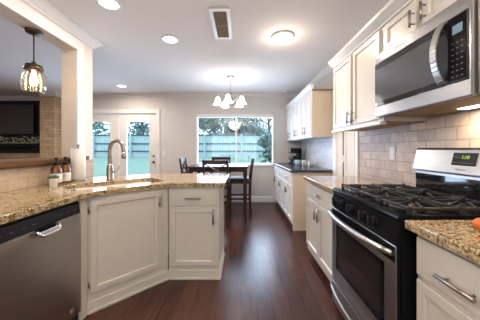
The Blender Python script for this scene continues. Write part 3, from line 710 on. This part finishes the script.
# ------------------------------------------------------------------ ceiling lamps, vent, detector
def can(x, y, label, p, group='recessed ceiling lights'):
    t = thing('recessed_light', label, 'ceiling light', (x, y, CZ-.02), 0, group)
    MB().lathe([(.078, .02), (.095, .02), (.095, .014), (.080, .010), (.076, .014), (.078, .02)], t.location, 28).build('trim_ring', M['trim'], t)
    MB().lathe([(0, .013), (.076, .013), (.076, .019), (0, .019)], t.location, 28).build('lens', M['lens'], t)
    light('lamp', 'AREA', (x, y, CZ-.012), p, LAMP, .14, (0, 0, 0), t)
can(-.82, 2.59, 'recessed round ceiling light left of the air vent', P_DOWN)
can(-1.15, 1.95, 'recessed round ceiling light nearest the pass-through wall', P_DOWN*.6)
can(-2.40, 4.50, 'recessed round ceiling light before the french doors', P_DOWN*1.1)
can(-.7, .2, 'added unseen round ceiling light behind the camera on the sink side', P_BACK)  # fill lamp added out of view
can(.45, .2, 'added unseen round ceiling light behind the camera on the range side', P_BACK)  # second added fill lamp, also out of view
can(-3.6, 2.6, 'added unseen round ceiling light of the next room', 52)  # unseen lamp added to brighten the next room
t = thing('flush_light', 'bright round flush ceiling light near the wall cabinets', 'ceiling light', (.47, 2.52, CZ-.06))
MB().lathe([(.0, .06), (.125, .06), (.125, .048), (.112, .04), (.10, .045), (0, .045)], t.location, 32).build('base_ring', M['trim'], t)
MB().lathe([(.0, .0), (.04, .002), (.08, .014), (.102, .034), (.104, .044)], t.location, 32).build('dome', M['lens'], t)
light('lamp', 'AREA', (.47, 2.52, CZ-.064), P_FLUSH, LAMP, .16, (0, 0, 0), t)
light('lamp', 'POINT', (.47, 2.52, CZ-.13), 3.5, LAMP, .05, (0, 0, 0), t)
t = thing('air_vent', 'white rectangular air vent with a dusty grille in the ceiling', 'vent', (-.195, 2.30, CZ-.012))
x0, x1, y0, y1 = -.295, -.10, 2.02, 2.57
MB().box(x0, x0+.035, y0, y1, CZ-.012, CZ, .003).box(x1-.035, x1, y0, y1, CZ-.012, CZ, .003).box(x0+.03, x1-.03, y0, y0+.035, CZ-.012, CZ, .003).box(x0+.03, x1-.03, y1-.035, y1, CZ-.012, CZ, .003).build('frame', M['trim'], t)
m = MB().box(x0+.03, x1-.03, y0+.03, y1-.03, CZ-.002, CZ-.0005).box(x0+.03, x1-.03, (y0+y1)/2-.006, (y0+y1)/2+.006, CZ-.012, CZ-.001)
for k in range(26): m.box(x0+.035, x1-.035, y0+.04+k*.0185, y0+.043+k*.0185, CZ-.011, CZ-.002)
m.build('grille', M['grille'], t)
t = thing('smoke_detector', 'small white round smoke detector on the ceiling by the window wall', 'smoke detector', (.97, 4.88, CZ))
MB().lathe([(0, -.04), (.045, -.04), (.06, -.03), (.065, 0), (0, 0)], t.location, 24).build('housing', M['trim'], t)
MB().lathe([(0, -.043), (.012, -.043), (.014, -.039), (0, -.039)], t.location, 16).build('test_button', M['label'], t)

# unseen bowl uplight added behind the photographer to brighten the ceiling
t = thing('added_bowl_lamp', 'added unseen bowl uplight on a rod, hanging behind the photographer', 'ceiling light', (-.30, -.75, 1.50))
MB().lathe([(0, CZ), (.06, CZ), (.05, CZ-.02), (.008, CZ-.03), (.008, 1.51), (0, 1.51)], (-.30, -.75, 0), 16).build('rod', M['nickel'], t)
MB().lathe([(0, 1.5), (.08, 1.51), (.17, 1.55), (.22, 1.61), (.215, 1.615), (.16, 1.56), (.07, 1.525), (0, 1.515)], (-.30, -.75, 0), 32).build('glass_bowl', M['trim'], t)
light('lamp', 'AREA', (-.30, -.75, 1.62), 85, LAMP, .36, (PI, 0, 0), t)

# pendant
px, py = -1.85, 2.0
t = thing('pendant_lamp', 'glass jar pendant lamp hanging in the pass-through', 'pendant lamp', (px, py, 1.765))
MB().lathe([(0, HZ), (.065, HZ), (.065, HZ-.012), (.055, HZ-.024), (.012, HZ-.028), (0, HZ-.03)], (px, py, 0), 28).build('canopy', M['bronze'], t)
MB().tube([(px, py, HZ-.025), (px, py, 1.99)], .005, 8).build('cord', M['blackp'], t)
MB().lathe([(0, 2.01), (.014, 2.005), (.02, 1.99), (.045, 1.983), (.062, 1.977), (.062, 1.96), (.07, 1.955), (.07, 1.93), (.062, 1.925), (0, 1.925)], (px, py, 0), 28).build('cap', M['bronze'], t)
MB().lathe([(.062, 1.93), (.072, 1.91), (.082, 1.885), (.087, 1.845), (.088, 1.805), (.083, 1.765), (.070, 1.74), (.0, 1.735)], (px, py, 0), 60, 12, .045).build('glass_jar', M['jar'], t)
MB().lathe([(0, 1.795), (.018, 1.8), (.028, 1.825), (.028, 1.855), (.018, 1.885), (.013, 1.925), (0, 1.925)], (px, py, 0), 20).build('bulb', M['bulb'], t)
light('lamp', 'POINT', (px, py, 1.835), 15, (1, .74, .52), .03, (0, 0, 0), t)

# chandelier
cx, cy = -.185, 3.92; UPZ = .03
t = thing('chandelier', 'five-arm chandelier with frosted bell shades over the dining table', 'chandelier', (cx, cy, 1.9))
MB().lathe([(0, CZ), (.062, CZ), (.058, CZ-.012), (.02, CZ-.028), (0, CZ-.03)], (cx, cy, 0), 24).build('canopy', M['nickel'], t)
m = MB()
for k in range(16):
    z = CZ-.035-k*.018; a = (k % 2)*PI/2
    m.tube([(cx+.006*math.cos(b)*math.cos(a), cy+.006*math.cos(b)*math.sin(a), z+.012*math.sin(b)) for b in [2*PI*j/8 for j in range(9)]], .0022, 6)
m.build('chain', M['nickel'], t)
MB().lathe([(0, 2.245), (.008, 2.24), (.014, 2.21), (.010, 2.18), (.022, 2.13), (.026, 2.1), (.012, 2.06), (.018, 2.03), (0, 2.015)], (cx, cy, 0), 18).build('column', M['nickel'], t)
for k in range(5):
    a = 2*PI*k/5 + math.radians(-98); d = Vector((math.cos(a), math.sin(a), 0)); C = Vector((cx, cy, 0))
    pts = [C+d*.015+Vector((0, 0, 2.08)), C+d*.07+Vector((0, 0, 2.06)), C+d*.14+Vector((0, 0, 2.12)), C+d*.19+Vector((0, 0, 2.175)), C+d*.215+Vector((0, 0, 2.17)), C+d*.22+Vector((0, 0, 2.135))]
    MB().tube(pts, .006, 8).lathe([(0, 2.145), (.02, 2.14), (.022, 2.115), (0, 2.115)], C+d*.22, 14).build('arm', M['nickel'], t)
    MB().lathe([(.022, 2.13), (.034, 2.115), (.045, 2.08), (.055, 2.04), (.072, 2.01), (.085, 1.998), (.083, 1.996), (.068, 2.008), (.05, 2.04), (.03, 2.115)], C+d*.22, 24).build('lamp_shade', M['shade'], t)
light('lamp', 'POINT', (cx, cy, 1.96), 13, (1, .88, .76), .18, (0, 0, 0), t)

# ------------------------------------------------------------------ dining table and chairs
t = thing('dining_table', 'dark counter-height dining table under the window', 'table', (-.40, 4.31, 0))
tx0, tx1, ty0, ty1 = -.93, .125, 3.87, 4.75
MB().box(tx0, tx1, ty0, ty1, .895, .925, .006).build('table_top', M['espresso'], t)
MB().box(tx0+.05, tx1-.05, ty0+.035, ty0+.06, .83, .895).box(tx0+.05, tx1-.05, ty1-.06, ty1-.035, .83, .895).box(tx0+.035, tx0+.06, ty0+.05, ty1-.05, .83, .895).box(tx1-.06, tx1-.035, ty0+.05, ty1-.05, .83, .895).build('apron', M['espresso'], t)
for x in (tx0+.05, tx1-.05):
    for y in (ty0+.05, ty1-.05):
        m = MB(); m.prism([(x-.034, .895), (x+.034, .895), (x+.026, 0), (x-.026, 0)], 'y', y-.03, y+.03, .004); m.build('leg', M['espresso'], t)
def chair():
    t = thing('dining_chair', 'dark dining chair with a crossed back, nearest the granite peninsula', 'chair', (-.412, 3.86, 0), 0, 'dark dining chairs round the table')
    E = M['espresso']; hw, b, f = .195, -.195, .195
    def add(n, mb, mat=E): return mb.build(n, mat, t, local=True)
    for s in (-1, 1):
        m = MB(); pts = [(s*hw, b-.01, 0), (s*hw, b+.008, .30), (s*hw, b, .64), (s*hw, b-.022, .85), (s*hw, b-.055, 1.055)]
        for p0, p1 in zip(pts, pts[1:]): m.bar(p0, p1, .034, .040, .004)
        add('back_post', m)
    for s in (-1, 1): add('leg', MB().bar((s*hw, f, 0), (s*hw, f, .60), .038, .038, .004))
    add('seat_frame', MB().box(-hw-.018, hw+.018, b-.005, f+.02, .585, .635, .006))
    add('seat', MB().box(-hw-.022, hw+.022, b+.022, f+.03, .635, .685, .02, 4), M['leather'])
    m = MB()
    n = 8
    for k in range(n):
        u0, u1 = -hw+2*hw*k/n, -hw+2*hw*(k+1)/n; c0, c1 = -.02*math.cos((u0/hw)*PI/2), -.02*math.cos((u1/hw)*PI/2)
        m.prism([(u0, b-.058+c0), (u1, b-.058+c1), (u1, b-.038+c1), (u0, b-.038+c0)], 'z', .985, 1.05)
    add('top_rail', m)
    add('lower_rail', MB().bar((-hw, b-.012, .775), (hw, b-.012, .775), .022, .035, .004))
    add('cross_slat', MB().bar((-hw+.01, b-.012, .785), (hw-.01, b-.045, .99), .014, .030, .003, (0, 1, 0)))
    add('cross_slat', MB().bar((hw-.01, b-.020, .785), (-hw+.01, b-.053, .99), .014, .030, .003, (0, 1, 0)))
    add('stretcher', MB().bar((-hw, f, .25), (hw, f, .25), .02, .035, .003))
    add('stretcher', MB().bar((-hw, b, .36), (hw, b, .36), .02, .03, .003))
    for s in (-1, 1): add('stretcher', MB().bar((s*hw, b, .30), (s*hw, f, .30), .02, .03, .003))
    return t
c0 = chair()
dup(c0, (-.018, 4.36, 0), PI/2, 'dark dining chair seen side-on at the right end of the table')
dup(c0, (-.885, 4.36, 0), -PI/2, 'dark dining chair at the table end towards the french doors')
dup(c0, (-.445, 4.80, 0), PI, 'dark dining chair between the table and the window')

# ------------------------------------------------------------------ far counter things
t = thing('coffee_maker', 'black coffee maker at the window end of the dark counter', 'coffee maker', (1.17, 4.88, .914))
MB().box(1.06, 1.30, 4.78, 4.98, .914, .95, .01).box(1.22, 1.30, 4.78, 4.98, .95, 1.22, .01).box(1.06, 1.30, 4.78, 4.98, 1.14, 1.25, .015).build('housing', M['blackp'], t)
MB().lathe([(0, 0), (.062, 0), (.07, .01), (.072, .07), (.05, .12), (.045, .13), (0, .13)], (1.14, 4.88, .952), 24).build('carafe', M['glassb'], t)
MB().tube([(1.075, 4.88, 1.06), (1.045, 4.88, 1.05), (1.045, 4.88, 1.0), (1.075, 4.88, .98)], .008, 8).build('carafe_handle', M['blackp'], t)
MB().box(1.054, 1.062, 4.80, 4.96, 1.16, 1.235, .003).build('front_plate', M['steel'], t)
MB().box(1.06, 1.22, 4.80, 4.96, .95, .953, .001).build('warming_plate', M['steel'], t)
def mug(x, y, r, h, mat, hmat, ang, label, cat='mug', group=None):
    t = thing('mug', label, cat, (x, y, .914), 0, group); P = t.location
    MB().lathe([(0, 0), (r*.85, 0), (r, .006), (r, h), (r*.9, h), (r*.88, .01), (0, .008)], P, 24).build('cup', M[mat], t)
    d = Vector((math.cos(ang), math.sin(ang), 0)); pts = [P+d*r*.95+Vector((0, 0, h*.8)), P+d*(r+.028)+Vector((0, 0, h*.75)), P+d*(r+.032)+Vector((0, 0, h*.4)), P+d*r*.95+Vector((0, 0, h*.2))]
    MB().tube(pts, .006, 8).build('handle', M[hmat], t)
mug(1.12, 4.42, .055, .10, 'blue', 'blue', PI, 'pale blue mug between the coffee maker and the white mugs')
mug(1.21, 4.30, .042, .10, 'pot', 'blackp', -1.9, 'white mug with a dark handle next to the pale blue mug')
mug(1.28, 4.14, .042, .085, 'pot', 'blackp', -1.9, 'white mug with a dark handle nearest the end panel side')

# ------------------------------------------------------------------ fireplace wall in the next room
t = thing('television', 'large dark wall television left of the brick pier', 'television', (-5.6, 5.36, 1.55))
MB().box(-6.25, -4.93, 5.33, 5.37, 1.57, 2.31, .006).box(-5.9, -5.3, 5.37, 5.422, 1.75, 2.1).build('housing', M['blackp'], t)
MB().box(-6.235, -4.945, 5.326, 5.331, 1.59, 2.295).build('screen', M['tv'], t)
tag(MB().box(-6.6, -4.50, 5.425, 5.449, 1.13, 2.40).build('black_wall_panel', M['panel_gap_shade']), 'black panel behind the television', 'wall panel')
tag(MB().box(-6.6, -4.50, 5.14, 5.42, 1.30, 1.36, .006).build('mantel_shelf', M['blackp']), 'dark mantel shelf below the television', 'shelf')
m = MB()
for k in range(230):
    x = -6.5+R.random()*1.75; y = 5.22+R.random()*.12; z = 1.385+R.random()*.12; a = R.random()*6.28; b = R.uniform(-.6, .9); d = Vector((math.cos(a)*math.cos(b), math.sin(a)*math.cos(b), math.sin(b)))
    m.tube([Vector((x, y, z)), Vector((x, y, z))+d*.025, Vector((x, y, z))+d*.05], [.002, .014, .001], 5)
m.tube([(-6.5, 5.28, 1.373), (-5.6, 5.27, 1.373), (-4.75, 5.28, 1.373)], .011, 8)
tag(m.build('leafy_garland', M['garland']), 'pale green leafy garland along the mantel shelf', 'garland')

# ------------------------------------------------------------------ garden outside
struct('ground', MB().prism([(5.65, -.4), (26, -.4), (26, .9), (13, .75), (10, .45), (7.5, .02), (5.65, -.12)], 'x', -18, 12), M['lawn'], 'green lawn rising beyond the window')
t = thing('garden_fence', 'tall weathered board fence across the lawn', 'fence', (-2, 13, .74))
m = MB(); x = -15
while x < 9:
    m.box(x, x+.14, 13.0, 13.02, .70, 2.02+R.uniform(-.015, .015)); x += .146
m.build('boards', M['fence'], t)
for z in (1.10, 1.53, 2.03): MB().box(-15, 9, 12.95, 13.0, z-.035, z+.035).build('rail', M['fence_d'], t)
for k in range(12): MB().box(-15.0+k*2.14, -14.89+k*2.14, 12.88, 12.99, .65, 2.1, .005).build('post', M['fence'], t)
def tree(x, y, h, r, n, mat, label, lz=None):
    t = thing('tree', label, 'tree', (x, y, -.12), 0, 'trees beyond the fence')
    m = MB(); m.tube([(x, y, -.12), (x+.1, y, h*.4), (x-.05, y+.1, h*.75)], [.16, .11, .05], 8)
    for k in range(7):
        a = k*2.4; z = h*(.35+.06*k); m.tube([(x+.05, y, z), (x+math.cos(a)*r*.45, y+math.sin(a)*r*.4, z+h*.12), (x+math.cos(a)*r*.8, y+math.sin(a)*r*.7, z+h*.16)], [.05, .03, .01], 6)
    m.build('trunk', M['bark'], t)
    bm = bmesh.new()
    cl = [(R.gauss(0, .5)*r, R.gauss(0, .45)*r, h*R.uniform(.45, 1.0), R.uniform(.25, .5)*r) for _ in range(16)]
    for k in range(n):
        c = R.choice(cl); p = Vector((x+c[0], y+c[1], c[2])) + Vector((R.gauss(0, 1), R.gauss(0, 1), R.gauss(0, .7)))*c[3]*.55
        a = Vector((R.gauss(0, 1), R.gauss(0, 1), R.gauss(0, 1))).normalized(); b = a.orthogonal().normalized(); s = R.uniform(.05, .11)
        bm.faces.new([bm.verts.new(p+v) for v in (a*s*1.6, b*s*.7, -a*s*1.6, -b*s*.7)])
    mb = MB(); mb.bm.free(); mb.bm = bm; mb.build('foliage', M[mat], t)
tree(-1.9, 15.6, 4.8, 1.9, 2600, 'leaf', 'dark leafy tree behind the fence, in the left half of the window')
tree(2.0, 16.2, 5.0, 2.0, 2600, 'leaf2', 'paler tree behind the fence, in the right half of the window')
tree(-6.9, 15.6, 5.0, 1.9, 2200, 'leaf2', 'paler tree behind the fence, seen through the french doors')
tree(-11.2, 16.0, 5.0, 2.0, 2000, 'leaf', 'dark tree behind the fence, seen through the left french door')
tree(-.2, 17.5, 4.6, 1.6, 2200, 'leaf', 'mid-dark tree behind the fence, in the middle of the window')
tree(1.15, 8.6, 1.75, .45, 700, 'leaf', 'small dark young tree on the lawn near the window')
